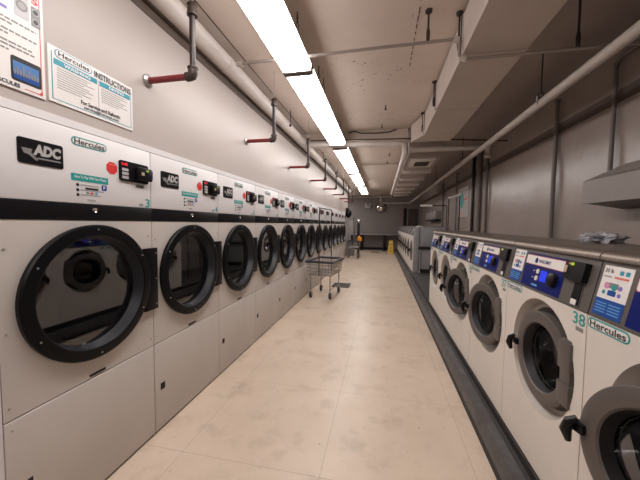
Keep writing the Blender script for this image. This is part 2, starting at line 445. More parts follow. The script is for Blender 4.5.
def frameL(o=(0, 0, 0)): return (Vector(o), Vector((0, 1, 0)), Vector((0, 0, 1)), Vector((1, 0, 0)))
def number_part(t, n, fr, u0, u1, v0, v1, m=TEAL):
    b = B(fr); b.text(str(n), u0, u1, v0, v1, 0.001, m, 0.015); return b.build('number', t)

def make_dryer(label):
    t = thing('tumble_dryer', label, 'dryer', (DX, DY0, 0), 0, 'row of dryers along the left wall')
    g = 0.003
    b = B(); b.box(-0.95, -0.012, g + 0.001, DW - g - 0.001, 0.0, 1.966, CABSIDE)       # open shell: front cut away below
    # replace by a shell with open front
    b = B()
    b.box(-0.95, -0.012, g, g + 0.012, 0.0, 1.965, CABSIDE); b.box(-0.95, -0.012, DW - g - 0.012, DW - g, 0.0, 1.965, CABSIDE)
    b.box(-0.95, -0.94, g, DW - g, 0.0, 1.965, CABSIDE); b.box(-0.95, -0.012, g, DW - g, 1.955, 1.966, CABSIDE)
    b.box(-0.95, -0.012, g, DW - g, 0.0, 0.012, DARK); b.build('cabinet', t)
    b = B(); b.box(-0.012, 0.002, g, DW - g, 0.012, 0.642, WHITE, 0.006, 3); b.build('lint_panel', t)
    b = B(); panel_hole(b, 0.0, g, DW - g, 0.648, 1.505, CY, CZ, 0.30, WHITE)
    z0, z1, ya, yb = 0.648, 1.505, g, DW - g
    b.add([(0, ya, z0), (0, yb, z0), (0, yb, z1), (0, ya, z1), (-.012, ya, z0), (-.012, yb, z0), (-.012, yb, z1), (-.012, ya, z1)],
          [(0, 1, 5, 4), (1, 2, 6, 5), (2, 3, 7, 6), (3, 0, 4, 7)], WHITE)
    b.build('front_panel', t)
    b = B(); b.box(-0.012, 0.004, 0.0005, DW - 0.0005, 1.507, 1.590, BLACK, 0.002); b.build('trim_band', t)
    b = B(); b.lathe([(0.004, 0), (0.009, 0.006), (0.012, 0.011), (0.004, 0.013)][::-1], (0, 0.43, 1.560), CHROME, n=14); b.build('lock', t)
    b = B(); b.box(-0.012, 0, g, DW - g, 1.592, 1.965, HEADW, 0.004); b.build('control_panel', t)
    # drum seen through the glass
    b = B(); b.lathe([(-0.02, 0.30), (-0.10, 0.30), (-0.12, 0.355), (-0.80, 0.355), (-0.82, 0.34), (-0.82, 0.0)], (0, CY, CZ), DRUM, n=48)
    for k in range(3):
        a = 2 * PI * k / 3 + 0.4
        c, s_ = math.cos(a), math.sin(a)
        p = lambda x, r, w_: (x, CY + r * c - w_ * s_, CZ + r * s_ + w_ * c)
        b.add([p(-.13, .355, -.04), p(-.13, .355, .04), p(-.13, .28, 0), p(-.8, .355, -.04), p(-.8, .355, .04), p(-.8, .28, 0)],
              [(0, 2, 5, 3), (1, 4, 5, 2), (0, 1, 2)], DRUM)
    b.build('drum', t)
    # door
    b = B(); b.lathe([(0.004, 0.330), (0.004, RR - 0.002), (0.026, RR), (0.034, RR - 0.006), (0.036, RR - 0.012), (0.038, 0.310), (0.034, 0.304, INNERBLK),
                      (-0.002, 0.294, INNERBLK), (-0.010, 0.290, INNERBLK), (-0.060, 0.280, INNERBLK), (-0.065, 0.262, INNERBLK), (-.075, .262)], (0, CY, CZ), RINGBLK, n=72)
    d = b.build('door', t)
    for k in range(6):
        a = math.radians(30 + 60 * k); b = B()
        b.lathe([(0.041, 0), (0.040, 0.004), (0.037, 0.005), (0.035, 0.005)], (0, CY + 0.338 * math.cos(a), CZ + 0.338 * math.sin(a)), GALV, n=8); b.build('screw', d)
    b = B(); b.lathe([(-0.030, 0), (-0.030, 0.285), (-0.036, 0.284), (-0.036, 0)], (0, CY, CZ), GLASS, n=48); b.build('glass', d)
    b = B(); b.box(0.004, 0.024, 0.745, 0.862 - 0.003, 0.905, 1.325, RINGBLK, 0.004)
    for z in (0.94, 1.115, 1.29): b.lathe([(0.027, 0), (0.026, 0.004), (0.023, 0.005)], (0, 0.842, z), GALV, n=8)
    b.build('hinge_plate', t)
    # latch hole, slot pull, screws
    b = B(); b.box(-0.002, 0.0025, 0.052, 0.098, 0.292, 0.342, DARK, 0.001); b.build('latch', t)
    b = B(); b.box(-0.002, 0.004, 0.375, 0.468, 0.657, 0.669, DARK, 0.001); b.build('pull_slot', t)
    for (y, z) in ((0.025, 0.70), (0.025, 1.02), (0.03, 1.38), (0.81, 0.70), (0.03, 0.60), (0.805, 1.405)):
        b = B(); b.lathe([(0.004, 0), (0.003, 0.005), (0.0, 0.006)], (0, y, z), GALV, n=8); b.build('screw', t)
    # brand plate
    b = B(frameL()); u0, u1, v0, v1 = 0.092, 0.277, 1.752, 1.862
    b.rrect(u0, u1, v0, v1, 0.010, 0.004, BLACK)
    X = lambda a: u0 + a * (u1 - u0); Z = lambda a: v0 + a * (v1 - v0)
    b.text('ADC', X(.31), X(.92), Z(.38), Z(.84), 0.0052, SILVER, 0.06, 0.10)
    b.poly([(X(.07), Z(.60)), (X(.30), Z(.60)), (X(.27), Z(.46)), (X(.42), Z(.20)), (X(.37), Z(.16)), (X(.22), Z(.36)), (X(.12), Z(.40))], 0.0050, SILVERD, 0.0042)
    b.rrect(X(.40), X(.93), Z(.24), Z(.30), 0, 0.0050, SILVERD, 0.0042); b.build('brand_plate', t)
    b = B(frameL()); hercules(b, 0.320, 0.514, 1.886, 1.930); b.build('shop_badge', t)
    # payment instructions sticker
    b = B(frameL()); b.rrect(0.314, 0.518, 1.708, 1.744, 0, 0.0012, TEAL); b.text('How To Pay With Your Phone', 0.330, 0.505, 1.718, 1.736, 0.0018, PAPER, 0.02)
    for i, v in enumerate((1.688, 1.662, 1.637)):
        b.disc(0.345, v, 0.008, 0.0014, INK, k=12); b.rrect(0.36, 0.36 + (0.10, 0.13, 0.11)[i], v - 0.002, v + 0.004, 0, 0.0012, PAPERG)
    b.rrect(0.385, 0.458, 1.668, 1.678, 0, 0.0015, INK); b.rrect(0.478, 0.508, 1.672, 1.702, 0.006, 0.0015, BLUE2); b.text('P', 0.487, 0.499, 1.678, 1.696, 0.002, PAPER, .03)
    b.rrect(0.39, 0.405, 1.645, 1.655, 0, 0.0015, SILVERD); b.disc(0.418, 1.650, 0.006, 0.0015, RED, k=10); b.disc(0.428, 1.650, 0.006, 0.0014, GOLD, k=10); b.rrect(0.44, 0.452, 1.643, 1.657, 0, 0.0015, SKYB)
    b.rrect(0.395, 0.440, 1.609, 1.617, 0, 0.0012, PAPERG); b.build('payment_sticker', t)
    b = B(frameL()); b.disc(0.545, 1.808, 0.037, 0.0012, RED, k=8, rot=PI / 8); b.rrect(0.525, 0.565, 1.825, 1.832, 0, 0.0016, REDSOFT); b.build('red_sticker', t)
    # card reader
    b = B(frameL()); b.rrect(0.590, 0.806, 1.747, 1.867, 0.012, 0.010, BLACK)
    b.text('0:45', 0.600, 0.645, 1.838, 1.856, 0.0106, LEDR, 0.03)
    for v in (1.806, 1.783, 1.760): b.rrect(0.603, 0.648, v, v + 0.016, 0.004, 0.012, BEIGEKEY, 0.009)
    r = b.build('card_reader', t)
    b = B(); b.box(0.010, 0.036, 0.700, 0.815, 1.764, 1.845, BLACK, 0.006)
    b.box(0.036, 0.038, 0.722, 0.744, 1.795, 1.815, GOLD); b.box(0.036, 0.038, 0.760, 0.778, 1.823, 1.832, LED); b.box(0.012, 0.033, 0.814, 0.819, 1.78, 1.835, BLUE)
    b.build('card_slot', r)
    b = B(frameL()); b.rrect(0.712, 0.775, 1.716, 1.738, 0.004, 0.002, PAPERG)
    for i in range(6): b.rrect(0.718 + i * 0.009, 0.722 + i * 0.009, 1.72, 1.734, 0, 0.003, INK)
    b.build('vent_grill', t)
    b = B(frameL())
    for i in range(7): b.rrect(0.735 + i * 0.005, 0.7375 + i * 0.005, 1.602, 1.619, 0, 0.0012, PAPERG)
    b.build('barcode', t)
    return t

NTH = ['', 'first', 'second', 'third', 'fourth', 'fifth', 'sixth', 'seventh', 'eighth', 'ninth', 'tenth', 'eleventh', 'twelfth', 'thirteenth']
dry0 = make_dryer('nearest full white front-loading dryer, marked 3, under the two posters')
dryers = [(3, dry0)]
for n in range(4, 17):
    lb = {4: 'white front-loading dryer marked 4, next beyond the nearest one', 5: 'white front-loading dryer marked 5, third in the left row'}.get(
        n, 'white front-loading dryer, %s from the camera in the left row' % (NTH[n - 2] if n < 16 else 'fourteenth and farthest'))
    dryers.append((n, dupthing(dry0, lb, (DX, DY0 + (n - 3) * DW, 0))))
b = B(); b.box(-1.56, DX, 0.0, DY0 - 0.001, 0.0, 1.965, HEADW); struct(b.build('trim_6'))
for n, t in dryers:
    s = str(n); number_part(t, n, frameL(), 0.785 - 0.03 * (len(s) - 1), 0.823, 1.597, 1.652)

# ------------------------------------------------------------------ washers
WW, WX, WY0, WZ = 0.77, 0.818, 0.59, 0.20
WCY, WCZ = 0.350, 0.625
def frameR(o=(0, 0, 0)): return (Vector(o), Vector((0, -1, 0)), Vector((0, 0, 1)), Vector((-1, 0, 0)))
_tv = Vector((0.045, 0, 0.225)).normalized(); _tn = Vector((-_tv.z, 0, _tv.x))
FT = (Vector((0, 0, 0.952)), Vector((0, -1, 0)), _tv, _tn)      # tilted control fascia; u = -local y, v up the slope
def make_washer(label):
    t = thing('washing_machine', label, 'washer', (WX, WY0, WZ), 0, 'row of large washers on the plinth')
    g = 0.003; D = 0.80; DC = 0.48
    b = B()
    b.box(0.012, D, g, g + 0.012, 0, 0.95, CABSIDE); b.box(0.012, D, WW - g - 0.012, WW - g, 0, 0.95, CABSIDE)
    b.box(D - 0.012, D, g, WW - g, 0, 0.95, CABSIDE); b.box(0.0, D, g, WW - g, 0, 0.012, DARK); b.box(DC - 0.01, D, g, WW - g, 0.945, 0.957, CABSIDE); b.box(DC - 0.012, DC, g, WW - g, 0.95, 1.185, CABSIDE)
    pr = [(0.002, 0.948), (0.047, 1.177), (DC, 1.19), (DC, 0.948)]
    for y in (g, WW - g): b.add([(x, y, z) for x, z in pr], [(0, 1, 2, 3)], BEZEL)
    b.build('cabinet', t)
    b = B(); panel_hole(b, 0, g, WW - g, 0.01, 0.947, WCY, WCZ, 0.294, WWHITE)
    b.add([(0, g, 0), (0, WW - g, 0), (0, WW - g, .947), (0, g, .947), (.012, g, 0), (.012, WW - g, 0), (.012, WW - g, .947), (.012, g, .947)],
          [(0, 1, 5, 4), (1, 2, 6, 5), (2, 3, 7, 6), (3, 0, 4, 7)], WWHITE)
    b.lathe([(0, 0.294), (0.050, 0.266), (0.056, 0.250, RUBBER), (0.056, 0.225, RUBBER), (0.03, 0.215, RUBBER), (0.06, 0.195, RUBBER), (0.10, 0.195)], (0, WCY, WCZ), RECSHADE, n=64)
    b.build('front_panel', t)
    b = B(); b.lathe([(0.10, 0.195), (0.115, 0.30), (0.56, 0.30), (0.57, 0.28), (0.57, 0.0)], (0, WCY, WCZ), WDRUM, n=48)
    for k in range(3):
        a = 2 * PI * k / 3 + 0.9; c, s_ = math.cos(a), math.sin(a)
        p = lambda x, r, w_: (x, WCY + r * c - w_ * s_, WCZ + r * s_ + w_ * c)
        b.add([p(.13, .3, -.035), p(.13, .3, .035), p(.13, .23, 0), p(.55, .3, -.035), p(.55, .3, .035), p(.55, .23, 0)], [(0, 2, 5, 3), (1, 4, 5, 2), (0, 1, 2)], WDRUM)
    b.build('drum', t)
    b = B(); 
    for z0, z1 in ((0.50, 0.60), (0.66, 0.79)): b.box(-0.012, 0.03, 0.075, 0.165, z0, z1, DOORGREY, 0.006)
    b.box(-0.004, 0.03, 0.085, 0.150, 0.49, 0.80, BEZEL, 0.004); b.build('hinge', t)
    # door, origin at the hinge line so that it can swing
    HY = 0.095
    b = B(); c = (0, WCY - HY - 0.008, 0)
    b.lathe([(0.030, 0.230), (0.0, 0.235), (-0.008, 0.232), (-0.012, 0.225), (-0.014, 0.198), (-0.013, 0.176), (-0.007, 0.169, DOORLIP), (0.038, 0.155, DOORLIP),
             (0.043, 0.150, RUBBER), (0.048, 0.150, RUBBER), (0.048, 0.205, RUBBER), (0.030, 0.232)], c, DOORGREY, n=64)
    d = b.build('door', t, (0.018, HY, WCZ - 0.003))
    b = B(); b.lathe([(0.036, 0.155), (0.07, 0.150), (0.13, 0.125), (0.15, 0.08), (0.155, 0.0)], c, GLASS, n=40)
    b.lathe([(0.031, 0.155), (0.065, 0.144), (0.125, 0.120), (0.144, 0.078), (0.149, 0.0)], c, GLASS, n=40); b.lathe([(0.036, 0.155), (0.031, 0.155)], c, GLASS, n=40); b.build('glass', d)
    b = B(); hy = WCY - HY + 0.226
    b.tube([(-0.030, hy - 0.012, 0.030), (-0.046, hy + 0.002, 0.012), (-0.048, hy + 0.010, -0.022), (-0.038, hy + 0.008, -0.060)], [0.010, 0.015, 0.018, 0.010], BLACK, 12); b.box(-0.030, 0.012, hy - 0.03, hy + 0.012, -0.022, 0.012, BLACK, 0.006); b.build('handle', d)
    b = B(frameR((-0.0215, 0, 0))); b.rrect(-(0.217 + c[1]) + .02, -(0.217 + c[1]) + .03, 0.05, 0.1, 0, 0.0005, DOORGREY)
    # control fascia
    b = B(FT); b.rrect(-(WW - g), -g, 0, 0.232, 0.004, 0.0, BEZEL, -0.012)
    fas = b.build('fascia', t)
    b = B(); pr = [(0.046, 1.168), (0.030, 1.172), (0.030, 1.184), (0.038, 1.198), (0.054, 1.207), (0.085, 1.210), (DC, 1.210), (DC, 1.185), (0.06, 1.185)]; k = len(pr)
    b.add([(x, g, z) for x, z in pr] + [(x, WW - g, z) for x, z in pr], [(i, (i + 1) % k, k + (i + 1) % k, k + i) for i in range(k)] + [tuple(range(k)), tuple(range(k, 2 * k))], TOPSTEEL)
    b.build('top_cover', t)
    b = B(FT); b.rrect(-0.750, -0.612, 0.012, 0.205, 0.003, 0.0015, PAPER)
    b.rrect(-0.750, -0.612, 0.012, 0.078, 0, 0.002, BLUE2)
    b.text('30 lb', -0.742, -0.700, 0.178, 0.194, 0.002, INK, 0.02)
    for u in (-0.672, -0.645): b.rrect(u, u + 0.018, 0.176, 0.192, 0.002, 0.002, TEALB)
    b.rrect(-0.69, -0.625, 0.160, 0.168, 0, 0.002, REDSOFT); b.rrect(-0.742, -0.705, 0.160, 0.166, 0, 0.002, PAPERG)
    b.rrect(-0.708, -0.660, 0.122, 0.142, 0.004, 0.002, SILVERD); b.disc(-0.715, 0.130, 0.013, 0.0025, PINK, k=14); b.disc(-0.678, 0.126, 0.012, 0.0026, TEAL, k=14)
    b.disc(-0.650, 0.128, 0.009, 0.0025, PURPLE, k=12); b.rrect(-0.702, -0.664, 0.094, 0.114, 0.003, 0.0025, BLUE2); b.disc(-0.722, 0.103, 0.008, 0.0025, TEALB, k=12); b.disc(-0.648, 0.102, 0.008, 0.0025, PURPLE, k=12)
    for i in range(4):
        b.rrect(-0.742, -0.69, 0.026 + i * 0.011, 0.030 + i * 0.011, 0, 0.0024, SKYB); b.rrect(-0.68, -0.625, 0.026 + i * 0.011, 0.030 + i * 0.011, 0, 0.0024, SKYB)
    b.build('price_label', t)
    # blue Wascomat keypad
    b = B(FT); b.rrect(-0.590, -0.205, 0.010, 0.198, 0.003, 0.0015, BLUE)
    b.rrect(-0.588, -0.212, 0.135, 0.188, 0.010, 0.002, REDSOFT); b.rrect(-0.585, -0.215, 0.138, 0.185, 0.008, 0.0024, PAPER)
    b.disc(-0.475, 0.161, 0.015, 0.003, BLUE, k=16); b.text('WASCOMAT', -0.450, -0.335, 0.152, 0.170, 0.003, BLUE, 0.03)
    for v in (0.105, 0.068):
        b.rrect(-0.485, -0.465, v - 0.003, v + 0.003, 0, 0.002, PAPERG); b.rrect(-0.445, -0.420, v - 0.013, v + 0.013, 0.011, 0.006, PAPER)
    b.rrect(-0.405, -0.345, 0.058, 0.115, 0.002, 0.0025, SCREEN); b.rrect(-0.47, -0.41, 0.024, 0.034, 0, 0.002, SKYB)
    kp = b.build('keypad', t)
    b = B(); cc = FT[0] + FT[1] * (-0.278) + FT[2] * 0.082; nn = FT[3]
    b.tube([cc, cc + nn * 0.020], [0.036, 0.033], BLACK, 24); b.tube([cc + nn * 0.020, cc + nn * 0.023], [0.033, 0.026], BLACK, 24); b.build('knob', kp)
    # card reader and coin slot
    b = B(FT); b.rrect(-0.183, -0.050, 0.112, 0.196, 0.006, 0.024, BLACK); b.rrect(-0.174, -0.158, 0.140, 0.172, 0.002, 0.028, GOLD, 0.025)
    b.rrect(-0.138, -0.118, 0.176, 0.189, 0.003, 0.028, LED, 0.025); b.rrect(-0.155, -0.141, 0.179, 0.186, 0, 0.027, REDSOFT, 0.025); b.build('card_reader', t)
    b = B(FT); b.rrect(-0.200, -0.060, 0.005, 0.122, 0.003, 0.003, BEZEL); b.rrect(-0.115, -0.065, 0.012, 0.110, 0.003, 0.006, BLACK); b.rrect(-0.110, -0.075, 0.012, 0.035, 0, 0.0075, PAPER); b.build('coin_door', t)
    b = B(frameR()); hercules(b, -0.765, -0.560, 0.903, 0.945); b.build('shop_badge', t)
    b = B(frameR())
    for i in range(6): b.rrect(-0.066 + i * 0.008, -0.061 + i * 0.008, 0.862, 0.880, 0, 0.001, SILVERD)
    b.build('barcode', t)
    return t
w0 = make_washer('large white washer at the right edge, its round door ajar toward the camera')
washers = [(39, w0, 18)]
for n, lb, ang in ((38, 'large white washer marked 38 with its door closed, beneath the reader with a green light', 2),
                   (37, 'large white washer marked 37 with its round grey door ajar', 11),
                   (36, 'large white washer with its round grey door ajar, beyond the one marked 37', 15),
                   (35, 'white washer with a closed door, next to last of the near group', 0),
                   (34, 'last white washer of the near group, beside the gap', 0)):
    washers.append((n, dupthing(w0, lb, (WX, WY0 + (39 - n) * WW, WZ)), ang))
for n, t, ang in washers:
    for k in kids(t):
        if k.name.split('.')[0] == 'door': k.rotation_euler = (0, 0, math.radians(ang))
    if n < 39: number_part(t, n, frameR(), -0.088, -0.010, 0.888, 0.940)

# ------------------------------------------------------------------ far group of smaller washers
SW, SX, SY0 = 0.98, 0.862, 8.42
def make_small(label):
    t = thing('small_washing_machine', label, 'washer', (SX, SY0, 0.20), 0, 'far row of smaller washers')
    g = 0.003; D = 0.75; cy, cz, r = 0.47, 0.56, 0.31
    b = B(); b.box(0.012, D, g, g + 0.012, 0.0, 1.0, SIDEGREY); b.box(0.012, D, SW - g - .012, SW - g, 0, 1.0, SIDEGREY); b.box(D - .012, D, g, SW - g, 0, 1.23, SIDEGREY)
    for y in (g, SW - g): b.add([(0, y, 1.0), (.12, y, 1.23), (D, y, 1.23), (D, y, 1.0)], [(0, 1, 2, 3)], PAPER)
    b.box(0.12, D, g, SW - g, 1.23, 1.245, TOPSTEEL); b.build('cabinet', t)
    b = B(); panel_hole(b, 0, g, SW - g, 0, 1.0, cy, cz, r, WWHITE, 40); b.lathe([(0, r), (0.04, r - 0.02), (0.04, 0.20, RUBBER), (0.4, 0.20, DRUM), (0.4, 0)], (0, cy, cz), RECSHADE, n=40); b.build('front_panel', t)
    b = B(); b.lathe([(0.03, 0.285), (-0.015, 0.28), (-0.025, 0.23), (0.0, 0.18)], (0, cy, cz), DOORGREY, n=40); d = b.build('door', t)
    b = B(); b.lathe([(0.005, 0.182), (0.08, 0.14), (0.09, 0)], (0, cy, cz), GLASS, n=30); b.build('glass', d)
    b = B(); b.box(-0.07, -0.015, cy + 0.22, cy + 0.30, cz - 0.045, cz + 0.04, BLACK, 0.010); b.build('handle', d)
    b = B((Vector((0, 0, 1.0)), Vector((0, -1, 0)), Vector((0.12, 0, 0.23)).normalized(), Vector((-0.23, 0, 0.12)).normalized()))
    b.rrect(-(SW - g), -g, 0, 0.258, 0, 0.0, BEZEL, -0.008); b.rrect(-0.74, -0.05, 0.015, 0.245, 0.004, 0.002, BLACK); b.rrect(-0.94, -0.80, 0.02, 0.24, 0, 0.002, PAPER); b.build('fascia', t)
    return t
s0 = make_small('nearest of the far group of smaller washers, showing its grey side panel')
for i in range(1, 8):
    lb = 'smaller white washer, %s along the far group' % (NTH[i + 1] if i < 7 else 'eighth and last')
    dupthing(s0, lb, (SX, SY0 + i * SW, 0.20))
# grey end panel with its dark shelf gap in front of the far group
t = thing('end_panel', 'grey boxed end panel with a dark horizontal band, closing the far washer group', 'panel', (0, SY0 - 0.12, 0.20))
b = B(); b.box(0.868, 1.00, 0.0, 0.11, 0, 1.24, SIDEGREY, 0.004); b.build('corner_post', t)
b = B(); b.box(1.005, 1.75, 0.03, 0.11, 0.72, 1.24, SIDEGREY, 0.004); b.build('upper_panel', t)
b = B(); b.box(0.985, 1.75, -0.03, 0.05, 0.645, 0.70, DARK, 0.004); b.build('dark_band', t)
b = B(); b.box(1.05, 1.75, 0.04, 0.11, 0.10, 0.64, SIDEGREY, 0.004); b.build('lower_panel', t)
b = B(); b.box(1.04, 1.75, 0.02, 0.11, 0.0, 0.09, DARK); b.build('toe_kick', t)
b = B(); b.tube([(1.03, 0.0, 0.03), (1.03, 0.0, 0.63)], 0.012, PIPEGREY, 8); b.tube([(1.03, -0.03, 0.02), (1.03, 0.03, 0.02)], 0.02, PIPEGREY, 8); b.build('post', t)

# crumpled bag on the washer tops
def crumple(name, c, r, sc, m, seed, amp=0.25):
    rnd = random.Random(seed); b = bmesh.new(); bmesh.ops.create_icosphere(b, subdivisions=4, radius=r)
    ph = [(rnd.uniform(0, 6), rnd.uniform(8, 30), Vector((rnd.uniform(-1, 1), rnd.uniform(-1, 1), rnd.uniform(-1, 1)))) for _ in range(9)]
    for v in b.verts:
        q = v.co / r; k = 1 + amp * (0.9 * mnoise.noise(q * 1.3 + Vector((seed, 0, 0))) + 0.7 * mnoise.noise(q * 3.1) + 0.35 * mnoise.noise(q * 7))
        v.co = Vector((v.co.x * sc[0] * k, v.co.y * sc[1] * k, max(v.co.z * k, -0.35 * r) * sc[2]))
    lo = min(v.co.z for v in b.verts)
    for v in b.verts: v.co.z -= lo
    B_ = B(); B_.bm(b, m); o = B_.build(name, loc=c); return o
tag(crumple('crumpled_bag', (1.215, 1.955, 1.411), 0.070, (1.15, 1.15, 0.50), CLOTH, 4, 1.0), 'crumpled grey and white plastic bag lying on top of the washers', 'bag')
tag(crumple('folded_cloth', (1.04, 8.62, 1.446), 0.08, (1.2, 1.3, 0.25), PAPER, 9), 'small pale cloth lying on top of the nearest far washer', 'cloth')

# ------------------------------------------------------------------ red sprinkler branches along the left wall
ys = [1.74, 3.20, 4.78, 6.30, 7.85, 9.40, 10.90, 12.40]
def sprinkler(label):
    t = thing('branch_pipe', label, 'pipe', (-1.21, ys[0], 2.44), 0, 'red and black branch pipes on the left wall')
    b = B(); b.tube([(-0.335, 0, 0), (-0.02, 0, 0)], 0.020, REDPIPE, 16); b.build('red_pipe', t)
    b = B(); b.lathe([(-0.339, 0.026), (-0.336, 0.042), (-0.330, 0.042), (-0.324, 0.032), (-0.320, 0.022)], (0, 0, 0), GALV, n=20); b.build('wall_flange', t)
    b = B(); b.tube([(0, 0, 0.03), (0, 0, 0.40)], 0.0185, IRON, 16); b.build('drop_pipe', t)
    b = B(); b.tube([(-0.045, 0, 0), (-0.02, 0, 0), (-0.006, 0, 0.004), (0, 0, 0.018), (0, 0, 0.045)], [0.029, 0.028, 0.030, 0.030, 0.029], FITTING, 16)
    b.tube([(0, 0, 0.045), (0, 0, 0.055)], 0.033, FITTING, 16); b.build('elbow', t)
    b = B(); b.tube([(0, 0, 0.375), (0, 0, 0.385), (0, 0, 0.43), (0, 0, 0.44), (0, 0, 0.46)], [0.033, 0.033, 0.027, 0.033, 0.018], FITTING, 14); b.build('coupling', t)
    b = B(); b.tube([(0, 0, 0.45), (0, 0, 0.755)], 0.003, PIPEGREY, 6); b.tube([(0.016 * math.cos(a), 0, 0.50 + 0.022 * math.sin(a)) for a in [2 * PI * i / 12 for i in range(12)]], 0.004, GALV, 5, closed=True); b.build('hanger_rod', t)
    return t
sp0 = sprinkler('nearest red branch pipe with black drop, beside the instructions poster')
for i, y in enumerate(ys[1:]):
    dupthing(sp0, 'red branch pipe with black drop, %s from the camera along the left wall' % NTH[i + 2], (-1.21, y, 2.44))

# long white pipe under the ceiling by the left wall
t = thing('white_main_pipe', 'thick white painted pipe running along the top of the left wall', 'pipe', (-1.472, 0, 3.00))
b = B(); b.tube([(0, YN, 0), (0, 13.6, 0)], 0.075, PIPEWHITE, 24); b.build('pipe', t)
for y in (2.62, 5.3, 8.0, 10.7):
    b = B(); b.tube([(0, y - 0.035, 0), (0, y + 0.035, 0)], 0.0785, PIPEWHITE, 24); b.build('joint_band', t)
for y in (4.35, 6.9, 9.2, 11.6):
    b = B(); b.tube([(0.09, y, -0.02), (0.09, y, 0.20)], 0.006, ROD, 6); b.sphere((0.09, y, -0.02), 0.02, ROD, u=8, v=6); b.build('hanger', t)
# transverse pipes
def pipe(name, label, pts, r, m, cat='pipe', n=16, extra=None):
    t = thing(name, label, cat, pts[0]); o = Vector(pts[0]); P = [Vector(p) - o for p in pts]
    b = B(); b.tube(P, r, m, n); b.build('pipe', t); 
    if extra: extra(t, o)
    return t
def bands(lst, r, m):
    def f(t, o):
        for a, c in lst:
            b = B(); b.tube([Vector(a) - o, Vector(c) - o], r, m, 14); b.build('coupling', t)
    return f
pipe('cross_pipe', 'thick white pipe crossing under the ceiling and turning away along the ribbed duct',
     [(-1.385, 5.40, 2.96), (0.27, 5.40, 2.915), (0.34, 5.40, 2.90), (0.372, 5.41, 2.86), (0.38, 5.44, 2.80), (0.385, 5.52, 2.765), (0.385, 12.6, 2.765)], 0.052, PIPEWHITE,
     extra=bands([((-1.08, 5.40, 2.952), (-1.05, 5.40, 2.951)), ((-0.25, 5.40, 2.929), (-0.22, 5.40, 2.928)), ((0.22, 5.40, 2.916), (0.26, 5.40, 2.915)), ((0.385, 5.7, 2.765), (0.385, 5.75, 2.765))], 0.060, PIPEWHITE))
pipe('cross_pipe', 'white pipe crossing right of the big duct toward the grey wall', [(0.46, 5.42, 2.80), (1.66, 5.42, 2.80), (1.70, 5.42, 2.79), (1.70, 5.42, 2.68)], 0.042, PIPEGREY,
     extra=bands([((0.46, 5.42, 2.80), (0.51, 5.42, 2.80)), ((1.68, 5.42, 2.80), (1.73, 5.42, 2.80)), ((1.70, 5.42, 2.67), (1.70, 5.42, 2.63))], 0.052, PIPEGREY))
pipe('dark_conduit', 'thin dark conduit running just above the white cross pipe', [(-1.37, 5.325, 3.02), (0.42, 5.325, 2.975), (1.95, 5.325, 2.87)], 0.011, ROD, n=8)
CONDM = mat('conduit_paint', (0.27, 0.225, 0.20), 0.5)
pipe('ceiling_conduit', 'thin painted conduit crossing the ceiling near the camera and stepping under the big duct',
     [(-1.30, 2.55, 2.945), (0.54, 2.55, 2.955), (0.563, 2.55, 2.94), (0.566, 2.55, 2.83), (0.60, 2.55, 2.795), (2.08, 2.55, 2.79)], 0.0125, CONDM, n=10,
     extra=bands([((-1.32, 2.55, 2.945), (-1.27, 2.55, 2.945)), ((0.52, 2.55, 2.955), (0.562, 2.55, 2.945)), ((0.575, 2.55, 2.815), (0.62, 2.55, 2.795))], 0.024, PIPEGREY))
pipe('ceiling_conduit', 'thin painted conduit across the ceiling beyond the cross pipe', [(-0.60, 8.4, 3.16), (0.42, 8.4, 3.16)], 0.014, PIPEGREY, n=8)
pipe('flex_conduit', 'wavy dark cable running along the cross beam', [(-0.62, 5.46, 3.16), (-0.52, 5.44, 3.20 - .02), (-0.40, 5.44, 3.14), (-0.1, 5.45, 3.13), (0.10, 5.45, 3.14), (0.22, 5.44, 3.175)], 0.011, ROD, n=8)
pipe('ceiling_conduit', 'pale pipe crossing the ceiling in front of the back wall', [(-2.4, 16.3, 2.98), (0.5, 16.3, 2.98)], 0.035, PIPEGREY, n=8)
# right long pipe
def lp(t, o):
    for y, top in ((3.33, 1), (6.2, 1), (9.0, 1)):
        b = B(); b.tube([Vector((1.5, y, 2.80)) - o, Vector((1.5, y, ZC)) - o], 0.006, ROD, 6)
        b.tube([Vector((1.5 + 0.024 * math.cos(a), y, 2.775 + 0.030 * math.sin(a))) - o for a in [2 * PI * i / 16 for i in range(16)]], 0.005, ROD, 5, closed=True)
        b.tube([Vector((1.5 - .045, y - .03, 2.76)) - o, Vector((1.5 - .045, y - .03, 2.68)) - o], 0.008, GALV, 6)
        b.build('hanger', t)
pipe('long_pipe', 'long pale pipe hung on rods, running the length of the right side',
     [(1.5, YN, 2.70), (1.5, 16.7, 2.70), (1.46, 16.85, 2.70), (1.36, 16.9, 2.70), (0.0, 16.9, 2.70), (-0.06, 16.9, 2.74), (-0.08, 16.9, 2.82), (-0.08, 16.9, ZC)], 0.041, PIPEGREY, extra=lp)
# hangers
def hanger(label, x, y, z, kind=0):
    t = thing('ceiling_hanger', label, 'hanger', (x, y, ZC)); d = z - ZC
    b = B(); b.tube([(0, 0, 0), (0, 0, d + 0.05)], 0.008, ROD, 7); b.tube([(0, 0, 0), (0, 0, -0.018)], 0.026, ROD, 10); b.build('rod', t)
    b = B(); b.tube([(0, 0, d + 0.10), (0, 0, d + 0.07), (0, 0, d + 0.03), (0, 0, d - 0.02)], [0.008, 0.014, 0.015, 0.011], FITTING, 10); b.build('clamp', t)
hanger('dark rod hanger holding the near conduit in the middle of the ceiling', 0.33, 2.55, 2.97)
hanger('dark rod hanger holding the near conduit on the dark right side of the ceiling', 1.37, 2.55, 2.82)
hanger('rusty rod beside the big duct at its near strap', 0.575, 2.62, 2.93)
hanger('rusty rod beside the big duct at its second strap', 0.575, 3.78, 2.93)
hanger('rusty rod beside the big duct at its far bend', 0.575, 4.78, 2.93)
